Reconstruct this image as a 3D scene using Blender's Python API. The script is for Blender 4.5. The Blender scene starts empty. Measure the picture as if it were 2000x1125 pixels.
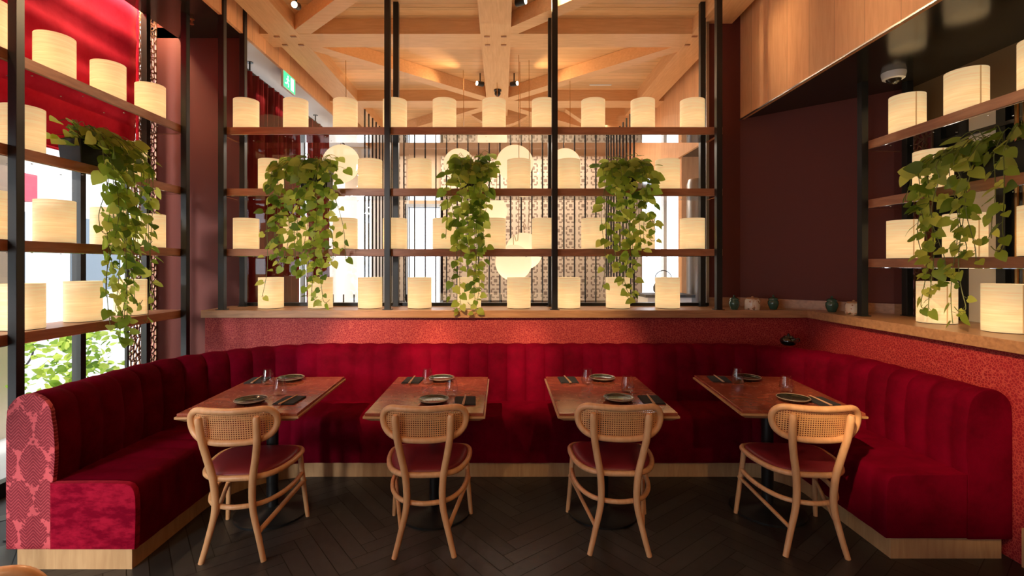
import bpy, math, random
from mathutils import Vector, Matrix
C = bpy.context.scene
COL = C.collection
R = math.radians
# ------------------------------------------------------------------ camera, world, exposure
cam_d = bpy.data.cameras.new('camera'); cam = bpy.data.objects.new('camera', cam_d); COL.objects.link(cam)
cam.location = (0, 0, 1.55); cam.rotation_euler = (R(90), 0, 0)
cam_d.sensor_width = 36; cam_d.lens = 17.1; cam_d.shift_x = .01; cam_d.shift_y = -.02225; cam_d.clip_start = .05
C.camera = cam
C.view_settings.view_transform = 'Standard'; C.view_settings.look = 'None'
C.view_settings.exposure = 0.0; C.view_settings.gamma = 1.0; C.view_settings.use_curve_mapping = False
w = bpy.data.worlds.new('world'); C.world = w; w.use_nodes = True
bg = w.node_tree.nodes['Background']; bg.inputs[0].default_value = (.86, .93, 1, 1); bg.inputs[1].default_value = 4.2

def aim(o, d):
    o.rotation_euler = Vector(d).to_track_quat('-Z', 'Y').to_euler()
def area(name, loc, d, sx, sy, power, col=(1, 1, 1), portal=False, spread=180):
    l = bpy.data.lights.new(name, 'AREA'); l.shape = 'RECTANGLE'; l.size = sx; l.size_y = sy; l.energy = power; l.color = col
    l.spread = R(spread)
    o = bpy.data.objects.new(name, l); COL.objects.link(o); o.location = loc; aim(o, d)
    if portal: l.cycles.is_portal = True
    return o
def spot(name, loc, target, power, col, size=50, blend=.6, rad=.03):
    l = bpy.data.lights.new(name, 'SPOT'); l.energy = power; l.color = col; l.spot_size = R(size); l.spot_blend = blend; l.shadow_soft_size = rad
    o = bpy.data.objects.new(name, l); COL.objects.link(o); o.location = loc; aim(o, Vector(target) - Vector(loc)); return o
WARM = (1, .66, .36)
# sun slanting through the street-side windows from behind the camera's left
s_ = bpy.data.lights.new('sun', 'SUN'); s_.energy = 7.0; s_.angle = R(12); s_.color = (1, .95, .88)
so = bpy.data.objects.new('sun', s_); COL.objects.link(so); aim(so, (.24, .94, -.20))
area('portal_window', (-3.42, .2, 1.3), (1, 0, 0), 2.5, 7.6, 1, portal=True)
area('portal_far_window', (-3.42, 7, 1.8), (1, 0, 0), 3.4, 4.4, 1, portal=True)

# ------------------------------------------------------------------ materials
def mat(name):
    m = bpy.data.materials.new(name); m.use_nodes = True
    nt = m.node_tree; b = nt.nodes['Principled BSDF']; return m, nt, b
def N(nt, t, **kw):
    n = nt.nodes.new(t)
    for k, v in kw.items(): setattr(n, k, v)
    return n
def L(nt, a, b): nt.links.new(a, b)
def ramp(nt, fac, stops):
    r = N(nt, 'ShaderNodeValToRGB'); e = r.color_ramp.elements
    e[0].position, e[0].color = stops[0][0], (*stops[0][1], 1); e[1].position, e[1].color = stops[-1][0], (*stops[-1][1], 1)
    for p, c in stops[1:-1]:
        q = e.new(p); q.color = (*c, 1)
    L(nt, fac, r.inputs[0]); return r.outputs[0]
def plain(name, col, rough=.5, metal=0, sheen=0, emis=None, es=0, spec=.5, coat=0):
    m, nt, b = mat(name); b.inputs['Base Color'].default_value = (*col, 1); b.inputs['Roughness'].default_value = rough
    b.inputs['Metallic'].default_value = metal; b.inputs['Sheen Weight'].default_value = sheen; b.inputs['Specular IOR Level'].default_value = spec
    b.inputs['Coat Weight'].default_value = coat
    if emis: b.inputs['Emission Color'].default_value = (*emis, 1); b.inputs['Emission Strength'].default_value = es
    return m
def coords(nt, scale=(1, 1, 1), rot=(0, 0, 0), kind='Object'):
    tc = N(nt, 'ShaderNodeTexCoord'); mp = N(nt, 'ShaderNodeMapping'); mp.inputs['Scale'].default_value = scale; mp.inputs['Rotation'].default_value = rot
    L(nt, tc.outputs[kind], mp.inputs[0]); return mp.outputs[0]
def wood(name, c1, c2, scale=(1, 12, 12), rough=.45, board=None, bumpy=.05, amp=1.0):
    m, nt, b = mat(name); v = coords(nt, scale)
    n = N(nt, 'ShaderNodeTexNoise'); n.inputs['Scale'].default_value = 4; n.inputs['Detail'].default_value = 6; n.inputs['Distortion'].default_value = .6
    L(nt, v, n.inputs['Vector'])
    c = ramp(nt, n.outputs[0], [(.3, c1), (.7, c2)])
    if board:   # (axis, width) fine joints between boards
        tc = N(nt, 'ShaderNodeTexCoord'); sp = N(nt, 'ShaderNodeSeparateXYZ'); L(nt, tc.outputs['Object'], sp.inputs[0])
        a = N(nt, 'ShaderNodeMath', operation='DIVIDE'); L(nt, sp.outputs[board[0]], a.inputs[0]); a.inputs[1].default_value = board[1]
        fl = N(nt, 'ShaderNodeMath', operation='FLOOR'); L(nt, a.outputs[0], fl.inputs[0])
        wn = N(nt, 'ShaderNodeTexWhiteNoise', noise_dimensions='1D'); L(nt, fl.outputs[0], wn.inputs['W'])
        fr = N(nt, 'ShaderNodeMath', operation='FRACT'); L(nt, a.outputs[0], fr.inputs[0])
        gt = N(nt, 'ShaderNodeMath', operation='LESS_THAN'); L(nt, fr.outputs[0], gt.inputs[0]); gt.inputs[1].default_value = board[2] if len(board) > 2 else .05
        mr = N(nt, 'ShaderNodeMapRange'); L(nt, wn.outputs[0], mr.inputs[0]); mr.inputs[3].default_value = .86; mr.inputs[4].default_value = 1.08
        hs = N(nt, 'ShaderNodeHueSaturation'); L(nt, c, hs.inputs['Color']); L(nt, mr.outputs[0], hs.inputs['Value'])
        mx = N(nt, 'ShaderNodeMix', data_type='RGBA'); L(nt, gt.outputs[0], mx.inputs[0]); L(nt, hs.outputs[0], mx.inputs[6]); mx.inputs[7].default_value = (*[x * .55 for x in c1], 1)
        c = mx.outputs[2]
    L(nt, c, b.inputs['Base Color']); b.inputs['Roughness'].default_value = rough
    bp = N(nt, 'ShaderNodeBump'); bp.inputs['Strength'].default_value = bumpy; bp.inputs['Distance'].default_value = .01; L(nt, n.outputs[0], bp.inputs['Height']); L(nt, bp.outputs[0], b.inputs['Normal'])
    return m
def velvet(name, c1, c2, scale=(6, 6, 6), sheen=1.0, sc=(1, .1, .1), lo=.35, hi=.7):
    m, nt, b = mat(name); v = coords(nt, scale)
    n = N(nt, 'ShaderNodeTexNoise'); n.inputs['Scale'].default_value = 2.2; n.inputs['Detail'].default_value = 8; n.inputs['Roughness'].default_value = .7; L(nt, v, n.inputs['Vector'])
    c = ramp(nt, n.outputs[0], [(lo, c1), (hi, c2)]); L(nt, c, b.inputs['Base Color'])
    b.inputs['Roughness'].default_value = .75; b.inputs['Specular IOR Level'].default_value = .03
    b.inputs['Sheen Weight'].default_value = sheen; b.inputs['Sheen Roughness'].default_value = .35; b.inputs['Sheen Tint'].default_value = (*sc, 1)
    n2 = N(nt, 'ShaderNodeTexNoise'); n2.inputs['Scale'].default_value = 250; L(nt, v, n2.inputs['Vector'])
    bp = N(nt, 'ShaderNodeBump'); bp.inputs['Strength'].default_value = .25; bp.inputs['Distance'].default_value = .002; L(nt, n2.outputs[0], bp.inputs['Height']); L(nt, bp.outputs[0], b.inputs['Normal'])
    return m
def glassy(name, tint=(1, 1, 1), ior=1.45, base=.0):
    m = bpy.data.materials.new(name); m.use_nodes = True; nt = m.node_tree; nt.nodes.clear()
    o = N(nt, 'ShaderNodeOutputMaterial'); t = N(nt, 'ShaderNodeBsdfTransparent'); t.inputs[0].default_value = (*tint, 1)
    g = N(nt, 'ShaderNodeBsdfGlossy'); g.inputs['Roughness'].default_value = .01
    f = N(nt, 'ShaderNodeLayerWeight'); f.inputs[0].default_value = .5
    p5 = N(nt, 'ShaderNodeMath', operation='POWER'); L(nt, f.outputs['Facing'], p5.inputs[0]); p5.inputs[1].default_value = 5
    a = N(nt, 'ShaderNodeMath', operation='MULTIPLY_ADD'); L(nt, p5.outputs[0], a.inputs[0]); a.inputs[1].default_value = .75; a.inputs[2].default_value = .035 + base
    mx = N(nt, 'ShaderNodeMixShader'); L(nt, a.outputs[0], mx.inputs[0]); L(nt, t.outputs[0], mx.inputs[1]); L(nt, g.outputs[0], mx.inputs[2]); L(nt, mx.outputs[0], o.inputs[0])
    return m
M = {}
M['black'] = plain('black_metal', (.018, .019, .02), .38, .3)
M['shelf'] = wood('shelf_wood', (.34, .13, .06), (.50, .22, .105), (1.2, 9, 9), .4)
M['shelf_y'] = wood('shelf_wood_long', (.34, .13, .06), (.50, .22, .105), (9, 1.2, 9), .4)
M['ledge'] = wood('ledge_oak', (.34, .17, .08), (.50, .27, .13), (1.2, 9, 9), .35)
M['oak'] = wood('plinth_oak', (.50, .29, .13), (.62, .39, .19), (9, 9, 1), .5)
M['ceil'] = wood('ceiling_boards', (.74, .42, .19), (.84, .52, .26), (1.2, 12, 6), .5, board=(1, .11, .04))
M['beamx'] = wood('beam_timber', (.74, .41, .19), (.85, .51, .25), (1.2, 14, 14), .5)
M['beamy'] = wood('beam_timber_long', (.74, .41, .19), (.85, .51, .25), (14, 1.2, 14), .5)
M['fascia'] = wood('fascia_panel', (.74, .37, .17), (.84, .46, .22), (8, 8, 1), .65, board=(1, .28, .012))
M['mirror'] = plain('shelf_mirror', (.82, .84, .87), .03, 1.0)
M['maroon'] = plain('maroon_plaster', (.115, .020, .014), .7)
M['dark'] = plain('dark_gloss_soffit', (.022, .02, .016), .16, 0, spec=.6)
M['darkmatte'] = plain('dark_matte', (.02, .018, .017), .6)
M['white_soffit'] = plain('white_soffit', (.75, .70, .68), .7)
M['cream'] = plain('cream_wall', (.62, .47, .33), .7)
M['palewall'] = plain('pale_wall', (.75, .71, .66), .7)
M['olive'] = plain('olive_satin_wall', (.15, .095, .045), .4)
M['brass'] = plain('brass', (.55, .33, .15), .3, 1)
M['steel'] = plain('brushed_steel', (.35, .35, .36), .35, 1)
M['whitepl'] = plain('white_plastic', (.75, .75, .74), .35)
M['glass'] = glassy('window_glass')
M['tumbler'] = glassy('tumbler_glass', (.97, .97, .97), 1.5, .03)
M['chrome'] = plain('chrome_screw', (.8, .8, .8), .2, 1)
M['velvet'] = velvet('crimson_velvet', (.080, .0003, .006), (.17, .0006, .015), (1.5, 1.5, 1.5), .12, (.9, .0, .06))
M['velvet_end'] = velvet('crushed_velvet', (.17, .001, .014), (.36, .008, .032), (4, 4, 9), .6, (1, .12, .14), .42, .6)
M['curtain'] = velvet('maroon_curtain', (.12, .012, .012), (.18, .02, .018), (3, 3, 1), .6, (.8, .15, .12))
M['leather'] = plain('seat_leather', (.22, .02, .028), .42)
M['chair'] = wood('beech', (.70, .38, .18), (.82, .49, .25), (10, 10, 2), .32, amp=.5)
M['cane'] = plain('cane', (.70, .38, .16), .5)
M['tablewood'] = wood('table_edge_oak', (.46, .24, .10), (.60, .34, .15), (2, 2, 10), .4)
M['plate'] = plain('black_glaze', (.02, .019, .012), .18, coat=.5)
M['plate_rim'] = plain('plate_rim', (.30, .24, .17), .35)
M['napkin'] = plain('slate_linen', (.016, .018, .022), .95)
M['chop'] = plain('chopstick_wood', (.5, .3, .17), .4)
M['pot'] = plain('black_planter', (.014, .015, .018), .5)
M['soil'] = plain('soil', (.02, .012, .008), .9)
M['stem'] = plain('vine_stem', (.16, .20, .04), .5)
M['green_gl'] = plain('green_glaze', (.035, .10, .07), .15, coat=.6)
M['black_gl'] = plain('black_green_glaze', (.004, .008, .007), .06, coat=1)
M['pavement'] = plain('pavement', (.5, .49, .48), .8)
M['facade'] = plain('facade', (.62, .60, .55), .8)
M['facade_win'] = plain('facade_glass', (.12, .15, .18), .1)
M['bike'] = plain('bike_blue', (.05, .10, .3), .4)
M['tyre'] = plain('tyre', (.02, .02, .02), .7)
M['pillar'] = plain('stone_pillar', (.55, .48, .38), .8)
M['redsign'] = plain('red_fascia', (.6, .03, .06), .5)

# lamp shade: thin wood veneer lit from inside
m, nt, b = mat('veneer_lampshade'); M['lamp'] = m
v = coords(nt, (3, 3, 60)); n = N(nt, 'ShaderNodeTexNoise'); n.inputs['Scale'].default_value = 2; n.inputs['Detail'].default_value = 3; L(nt, v, n.inputs['Vector'])
c = ramp(nt, n.outputs[0], [(.3, (.70, .58, .38)), (.7, (.82, .72, .52))]); L(nt, c, b.inputs['Base Color'])
e = ramp(nt, n.outputs[0], [(.3, (1, .77, .45)), (.7, (1, .85, .56))]); L(nt, e, b.inputs['Emission Color']); b.inputs['Emission Strength'].default_value = .50; b.inputs['Roughness'].default_value = .6
tl = N(nt, 'ShaderNodeBsdfTranslucent'); L(nt, c, tl.inputs[0]); ms_ = N(nt, 'ShaderNodeMixShader'); ms_.inputs[0].default_value = .45
L(nt, b.outputs[0], ms_.inputs[1]); L(nt, tl.outputs[0], ms_.inputs[2]); L(nt, ms_.outputs[0], nt.nodes['Material Output'].inputs[0])
M['bulb'] = plain('bulb_glow', (1, .9, .7), .5, emis=(1, .78, .50), es=22)
M['seam'] = plain('veneer_seam', (.62, .46, .26), .6, emis=(1, .55, .2), es=.25)
M['paper'] = plain('paper_lantern', (.85, .8, .65), .7, emis=(1, .78, .45), es=.85)

# patterned end of the banquette
m, nt, b = mat('damask_velvet'); M['damask'] = m
tc = N(nt, 'ShaderNodeTexCoord'); sp = N(nt, 'ShaderNodeSeparateXYZ'); L(nt, tc.outputs['Object'], sp.inputs[0])
def mth(op, a, bb=None):
    n = N(nt, 'ShaderNodeMath', operation=op)
    for i, q in enumerate((a, bb)):
        if q is None: continue
        if isinstance(q, (int, float)): n.inputs[i].default_value = q
        else: L(nt, q, n.inputs[i])
    return n.outputs[0]
vz = mth('DIVIDE', sp.outputs[2], .36)
nz = N(nt, 'ShaderNodeTexNoise'); nz.inputs['Scale'].default_value = 60; nz.inputs['Detail'].default_value = 4; L(nt, tc.outputs['Object'], nz.inputs['Vector'])
jit = mth('MULTIPLY', mth('SUBTRACT', nz.outputs[0], .5), 1.1)
def lobe(o1, o2):
    u = mth('ABSOLUTE', mth('SUBTRACT', mth('FRACT', mth('ADD', mth('DIVIDE', sp.outputs[0], .15), 20.3 + o1)), .5))
    w_ = mth('ABSOLUTE', mth('SUBTRACT', mth('FRACT', mth('ADD', vz, o2)), .5))
    return mth('ADD', mth('ADD', mth('POWER', mth('DIVIDE', u, .5), 1.6), mth('POWER', mth('DIVIDE', w_, .32), 1.5)), jit), u
d1_, u1 = lobe(0, 0); d2_, u2 = lobe(.5, .5); d = mth('MINIMUM', d1_, d2_); inside = mth('LESS_THAN', d, .95)
st = mth('SINE', mth('ADD', mth('MULTIPLY', mth('MINIMUM', u1, u2), 60), mth('MULTIPLY', sp.outputs[2], 380)))
dots = mth('GREATER_THAN', mth('ADD', st, mth('MULTIPLY', jit, 1.6)), .5)
fac = mth('MULTIPLY', inside, mth('SUBTRACT', 1, mth('MULTIPLY', dots, .6)))
L(nt, ramp(nt, fac, [(0, (.66, .09, .11)), (1, (.22, .001, .014))]), b.inputs['Base Color'])
b.inputs['Roughness'].default_value = .7; b.inputs['Sheen Weight'].default_value = .2; b.inputs['Sheen Tint'].default_value = (1, .2, .25, 1)

# stippled red wall covering
m, nt, b = mat('stippled_red_covering'); M['redwall'] = m
v = coords(nt, (1, 1, 1)); vo = N(nt, 'ShaderNodeTexVoronoi', feature='DISTANCE_TO_EDGE'); vo.inputs['Scale'].default_value = 62; L(nt, v, vo.inputs['Vector'])
L(nt, ramp(nt, vo.outputs[0], [(.03, (.46, .065, .05)), (.13, (.26, .004, .012))]), b.inputs['Base Color']); b.inputs['Roughness'].default_value = .65
# red blind fabric
M['blind'] = velvet('red_blind_fabric', (.50, .012, .045), (.68, .03, .085), (2, 2, 2), .4, (1, .2, .2))
# lattice (meander) wall
m, nt, b = mat('meander_screen'); M['meander'] = m
tc = N(nt, 'ShaderNodeTexCoord'); sp = N(nt, 'ShaderNodeSeparateXYZ'); L(nt, tc.outputs['Object'], sp.inputs[0])
u = mth('ABSOLUTE', mth('SUBTRACT', mth('FRACT', mth('ADD', mth('DIVIDE', sp.outputs[0], .23), 20)), .5)); vv = mth('ABSOLUTE', mth('SUBTRACT', mth('FRACT', mth('DIVIDE', sp.outputs[2], .23)), .5))
mx_ = mth('MAXIMUM', u, vv); mn_ = mth('MINIMUM', u, vv)
core = mth('LESS_THAN', mx_, .14)
ringd = mth('MULTIPLY', mth('MULTIPLY', mth('GREATER_THAN', mx_, .27), mth('LESS_THAN', mx_, .39)), mth('MULTIPLY', mth('GREATER_THAN', mn_, .07), mth('LESS_THAN', mn_, .3)))
L(nt, ramp(nt, mth('MAXIMUM', core, ringd), [(0, (.66, .55, .43)), (1, (.27, .20, .15))]), b.inputs['Base Color']); b.inputs['Roughness'].default_value = .6
# marble table top
m, nt, b = mat('red_marble'); M['marble'] = m
v = coords(nt, (2, 2, 2)); n = N(nt, 'ShaderNodeTexNoise'); n.inputs['Scale'].default_value = 3.5; n.inputs['Detail'].default_value = 10; n.inputs['Distortion'].default_value = 1.2; L(nt, v, n.inputs['Vector'])
n2 = N(nt, 'ShaderNodeTexNoise'); n2.inputs['Scale'].default_value = 2.2; n2.inputs['Detail'].default_value = 4; n2.inputs['Distortion'].default_value = 2.5; L(nt, v, n2.inputs['Vector'])
vein = mth('LESS_THAN', mth('ABSOLUTE', mth('SUBTRACT', n2.outputs[0], .5)), .0022)
c = ramp(nt, n.outputs[0], [(.3, (.17, .035, .018)), (.55, (.27, .062, .032)), (.75, (.36, .11, .06))])
mx = N(nt, 'ShaderNodeMix', data_type='RGBA'); L(nt, vein, mx.inputs[0]); L(nt, c, mx.inputs[6]); mx.inputs[7].default_value = (.5, .26, .18, 1); L(nt, mx.outputs[2], b.inputs['Base Color'])
b.inputs['Roughness'].default_value = .16
# leaf
m = bpy.data.materials.new('pothos_leaf'); m.use_nodes = True; M['leaf'] = m; nt = m.node_tree; nt.nodes.clear()
o = N(nt, 'ShaderNodeOutputMaterial'); g = N(nt, 'ShaderNodeNewGeometry')
c = ramp(nt, g.outputs['Random Per Island'], [(0, (.08, .16, .02)), (.35, (.22, .34, .04)), (1, (.52, .58, .13))])
df = N(nt, 'ShaderNodeBsdfPrincipled'); df.inputs['Roughness'].default_value = .4; L(nt, c, df.inputs['Base Color'])
tr = N(nt, 'ShaderNodeBsdfTranslucent'); hs = N(nt, 'ShaderNodeHueSaturation'); hs.inputs['Value'].default_value = 1.7; hs.inputs['Saturation'].default_value = 1.0; L(nt, c, hs.inputs['Color']); L(nt, hs.outputs[0], tr.inputs[0])
mx = N(nt, 'ShaderNodeMixShader'); mx.inputs[0].default_value = .58; L(nt, df.outputs[0], mx.inputs[1]); L(nt, tr.outputs[0], mx.inputs[2]); L(nt, mx.outputs[0], o.inputs[0])
# floor planks
m, nt, b = mat('dark_herringbone'); M['floor'] = m
g = N(nt, 'ShaderNodeNewGeometry'); v = coords(nt, (4, 4, 4)); n = N(nt, 'ShaderNodeTexNoise'); n.inputs['Scale'].default_value = 5; n.inputs['Detail'].default_value = 8; L(nt, v, n.inputs['Vector'])
a = mth('ADD', mth('MULTIPLY', g.outputs['Random Per Island'], .6), mth('MULTIPLY', n.outputs[0], .4))
L(nt, ramp(nt, a, [(.25, (.026, .025, .024)), (.85, (.058, .055, .051))]), b.inputs['Base Color']); b.inputs['Roughness'].default_value = .42
# painted white jar
m, nt, b = mat('painted_jar'); M['jar'] = m
v = coords(nt, (1, 1, 1)); n = N(nt, 'ShaderNodeTexNoise'); n.inputs['Scale'].default_value = 28; n.inputs['Detail'].default_value = 3; L(nt, v, n.inputs['Vector'])
L(nt, ramp(nt, n.outputs[0], [(.34, (.10, .14, .08)), (.40, (.55, .25, .14)), (.44, (.72, .62, .48))]), b.inputs['Base Color']); b.inputs['Roughness'].default_value = .2

# ------------------------------------------------------------------ mesh helpers
class MB:
    def __init__(s): s.v = []; s.f = []; s.mi = []; s.cur = 0
    def add(s, vs, fs):
        k = len(s.v); s.v += [tuple(v) for v in vs]; s.f += [tuple(i + k for i in f) for f in fs]; s.mi += [s.cur] * len(fs); return s
    def box(s, x0, x1, y0, y1, z0, z1):
        return s.add([(x0, y0, z0), (x1, y0, z0), (x1, y1, z0), (x0, y1, z0), (x0, y0, z1), (x1, y0, z1), (x1, y1, z1), (x0, y1, z1)],
                     [(0, 3, 2, 1), (4, 5, 6, 7), (0, 1, 5, 4), (1, 2, 6, 5), (2, 3, 7, 6), (3, 0, 4, 7)])
    def prism(s, poly, z0, z1):
        n = len(poly)
        return s.add([(x, y, z0) for x, y in poly] + [(x, y, z1) for x, y in poly],
                     [tuple(range(n - 1, -1, -1)), tuple(range(n, 2 * n))] + [(i, (i + 1) % n, n + (i + 1) % n, n + i) for i in range(n)])
    def bar(s, p, q, wd, ht):   # level bar, wd across, ht upwards, p/q on its centre line
        p, q = Vector(p), Vector(q); d = (q - p).normalized(); sd = d.cross(Vector((0, 0, 1))).normalized() * wd / 2; up = Vector((0, 0, ht / 2))
        vs = [a + i * sd + j * up for a in (p, q) for i, j in ((-1, -1), (1, -1), (1, 1), (-1, 1))]
        return s.add(vs, [(0, 1, 2, 3), (7, 6, 5, 4), (0, 4, 5, 1), (1, 5, 6, 2), (2, 6, 7, 3), (3, 7, 4, 0)])
    def tube(s, pts, r, n=8, closed=False, flat=1.0):
        pts = [Vector(p) for p in pts]; m = len(pts); vs = []; fs = []; ref = None
        for i, p in enumerate(pts):
            t = (pts[(i + 1) % m] - pts[i - 1]) if closed else (pts[min(i + 1, m - 1)] - pts[max(i - 1, 0)])
            t.normalize()
            if ref is None: ref = t.orthogonal().normalized()
            ref = (ref - t * ref.dot(t)).normalized(); b_ = t.cross(ref)
            rr = r[i] if isinstance(r, (list, tuple)) else r
            for k in range(n):
                a_ = 2 * math.pi * k / n; vs.append(p + ref * rr * math.cos(a_) + b_ * rr * flat * math.sin(a_))
        for i in range(m if closed else m - 1):
            j = (i + 1) % m
            for k in range(n): fs.append((i * n + k, i * n + (k + 1) % n, j * n + (k + 1) % n, j * n + k))
        if not closed: fs.append(tuple(range(n - 1, -1, -1))); fs.append(tuple(range((m - 1) * n, m * n)))
        return s.add(vs, fs)
    def lathe(s, prof, c=(0, 0, 0), n=24, axis='z'):
        vs = []; fs = []
        for r, z in prof:
            for k in range(n):
                a_ = 2 * math.pi * k / n; x, y = r * math.cos(a_), r * math.sin(a_)
                p = (x, y, z) if axis == 'z' else ((x, z, y) if axis == 'y' else (z, x, y))
                vs.append((p[0] + c[0], p[1] + c[1], p[2] + c[2]))
        for i in range(len(prof) - 1):
            for k in range(n): fs.append((i * n + k, i * n + (k + 1) % n, (i + 1) * n + (k + 1) % n, (i + 1) * n + k))
        if prof[0][0] > 1e-5: fs.append(tuple(range(n - 1, -1, -1)))
        if prof[-1][0] > 1e-5: fs.append(tuple(range((len(prof) - 1) * n, len(prof) * n)))
        return s.add(vs, fs)
    def build(s, name, m, parent=None, smooth=False, bevel=0, loc=None, rotz=0, seg=2):
        me = bpy.data.meshes.new(name); me.from_pydata(s.v, [], s.f)
        for q in (m if isinstance(m, (list, tuple)) else [m]): me.materials.append(M[q] if isinstance(q, str) else q)
        me.polygons.foreach_set('material_index', s.mi)
        me.update()
        if smooth:
            me.polygons.foreach_set('use_smooth', [True] * len(me.polygons))
            try: me.set_sharp_from_angle(angle=R(45))
            except Exception: pass
        o = bpy.data.objects.new(name, me); COL.objects.link(o)
        if parent: o.parent = parent
        if loc: o.location = loc
        o.rotation_euler.z = rotz
        if bevel:
            bm_ = o.modifiers.new('bevel', 'BEVEL'); bm_.width = bevel; bm_.segments = seg; bm_.limit_method = 'ANGLE'; bm_.angle_limit = R(40)
        return o
def cr(pts, n=6, closed=False):
    P = [Vector(p) for p in pts]; out = []; m = len(P)
    for i in range(m if closed else m - 1):
        p0 = P[(i - 1) % m] if closed else P[max(i - 1, 0)]; p1 = P[i]; p2 = P[(i + 1) % m]; p3 = P[(i + 2) % m] if closed else P[min(i + 2, m - 1)]
        for k in range(n):
            t = k / n
            out.append(.5 * ((2 * p1) + (p2 - p0) * t + (2 * p0 - 5 * p1 + 4 * p2 - p3) * t * t + (3 * p1 - p0 - 3 * p2 + p3) * t ** 3))
    if not closed: out.append(P[-1])
    return out
def box(*a): return MB().box(*a)
def tag(o, label, cat, group=None, kind=None):
    o['label'] = label; o['category'] = cat
    if group: o['group'] = group
    if kind: o['kind'] = kind
    return o
def thing(name, label, cat, loc=(0, 0, 0), rotz=0, group=None):
    o = bpy.data.objects.new(name, None); COL.objects.link(o); o.location = loc; o.rotation_euler.z = rotz; o.empty_display_size = .1
    return tag(o, label, cat, group)
def struct(o): o['kind'] = 'structure'; return o
def clone(o, parent=None, loc=None, rotz=None):
    c_ = o.copy(); COL.objects.link(c_)
    if parent: c_.parent = parent
    if loc is not None: c_.location = loc
    if rotz is not None: c_.rotation_euler.z = rotz
    for ch in KIDS.get(o.name, [q for q in o.children]): clone(ch, c_)
    return c_
KIDS = {}
ORD = ['first', 'second', 'third', 'fourth', 'fifth', 'sixth', 'seventh', 'eighth', 'ninth', 'tenth']

# ------------------------------------------------------------------ the room shell
YB = 4.69          # plane of the glazing and back wall
XL, XR = -3.35, 3.25
ZC = 4.035
struct(box(XL - .1, 3.5, -3.5, 11, -.12, -.003).build('floor', 'darkmatte'))
fl = MB(); Lp, Wp = .56, .093; g_ = .0022; ca = math.cos(R(38)); sa = math.sin(R(38))
for i in range(-90, 90):
    for j in range(-14, 14):
        ox, oy = i * Wp + j * Lp, i * Wp - j * Lp
        for (x0, x1, y0, y1) in ((ox, ox + Lp, oy, oy + Wp), (ox + Lp, ox + Lp + Wp, oy + Wp - Lp, oy + Wp)):
            cx, cy = (x0 + x1) / 2, (y0 + y1) / 2; X, Y = cx * ca - cy * sa, cx * sa + cy * ca + 2
            if -2.9 < X < 2.9 and .7 < Y < 4.0:
                q = [(x0 + g_, y0 + g_), (x1 - g_, y0 + g_), (x1 - g_, y1 - g_), (x0 + g_, y1 - g_)]
                fl.add([(a * ca - b_ * sa, a * sa + b_ * ca + 2, 0) for a, b_ in q], [(0, 1, 2, 3)])
fp = fl.build('floor', 'floor'); struct(fp)
struct(box(-2.45, 2.3, -3.5, 11, ZC, ZC + .1).build('ceiling', 'ceil'))
# left soffit (near room, dark) with a light slot along the window, and its pale continuation beyond the glass
struct(box(-3.12, -2.47, -3.5, YB, 3.74, 3.84).build('ceiling', 'dark'))
struct(box(XL - .1, -2.47, YB, 11, 3.74, 3.84).build('ceiling', 'white_soffit'))
struct(box(XL - .1, -3.12, -3.5, YB, 3.96, 4.04).build('ceiling', 'cream'))
struct(box(-2.47, -2.44, -3.5, 11, 3.735, ZC).build('trim_1', 'fascia'))
struct(box(2.3, 2.33, -3.5, 9, 2.95, ZC).build('trim_2', 'fascia'))
struct(box(2.292, 2.3, -3.5, YB, 2.945, 2.957).build('trim_3', 'steel'))
struct(box(2.33, XR + .2, -3.5, 9, 2.955, 3.05).build('ceiling', 'dark'))
# back wall either side of the glazing, right corner set diagonally
struct(box(XL - .1, -2.52, YB, YB + .12, 0, 3.96).build('wall_back_left', 'maroon'))
struct(box(1.985, 2.3, YB, YB + .12, 0, ZC).build('wall_back_right', 'maroon'))
struct(MB().prism([(2.3, YB), (3.157, 3.915), (3.25, 3.86), (3.35, 3.95), (2.3, YB + .14)], 0, 2.955).build('wall_corner', 'maroon'))
bb = MB().prism([(2.3, YB - .002), (3.155, 3.912), (3.245, 3.856), (3.235, 3.84), (3.145, 3.895), (2.29, YB - .017)], 1.16, 1.24); struct(bb.build('baseboard_corner', 'ledge'))
struct(box(1.95, 2.3, YB - .018, YB, 1.16, 1.24).build('baseboard_back', 'ledge'))
struct(box(XL - .1, 3.5, -3.6, -3.5, -.1, 4.1).build('wall_front', 'maroon'))
# ceiling beams
struct(box(-2.44, 2.3, 4.9, 5.2, 3.88, ZC).build('trim_4', 'beamx'))
struct(box(-2.44, 2.3, 6.9, 7.2, 3.88, ZC).build('trim_5', 'beamx'))
struct(box(-2.44, 2.3, 2.9, 3.2, 3.88, ZC).build('trim_6', 'beamx'))
struct(box(-.215, .09, -3.5, 9, 3.879, ZC).build('trim_7', 'beamy'))
struct(box(-2.35, -2.05, -3.5, 9, 3.8795, ZC).build('trim_8', 'beamy'))
struct(box(1.92, 2.22, -3.5, 9, 3.8795, ZC).build('trim_9', 'beamy'))
br = [((-2.05, 4.92), (-.1, 3.1)), ((.0, 4.95), (2.0, 3.1)), ((-.1, 6.95), (-2.15, 5.1)), ((.0, 6.95), (2.05, 5.1)), ((-.1, 7.1), (-2.1, 8.9)), ((0, 7.1), (2.0, 8.9))]
for i, (p, q) in enumerate(br):
    struct(MB().bar((*p, 3.957), (*q, 3.957), .15, .15).build('trim_%d' % (10 + i), 'beamx'))
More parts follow.
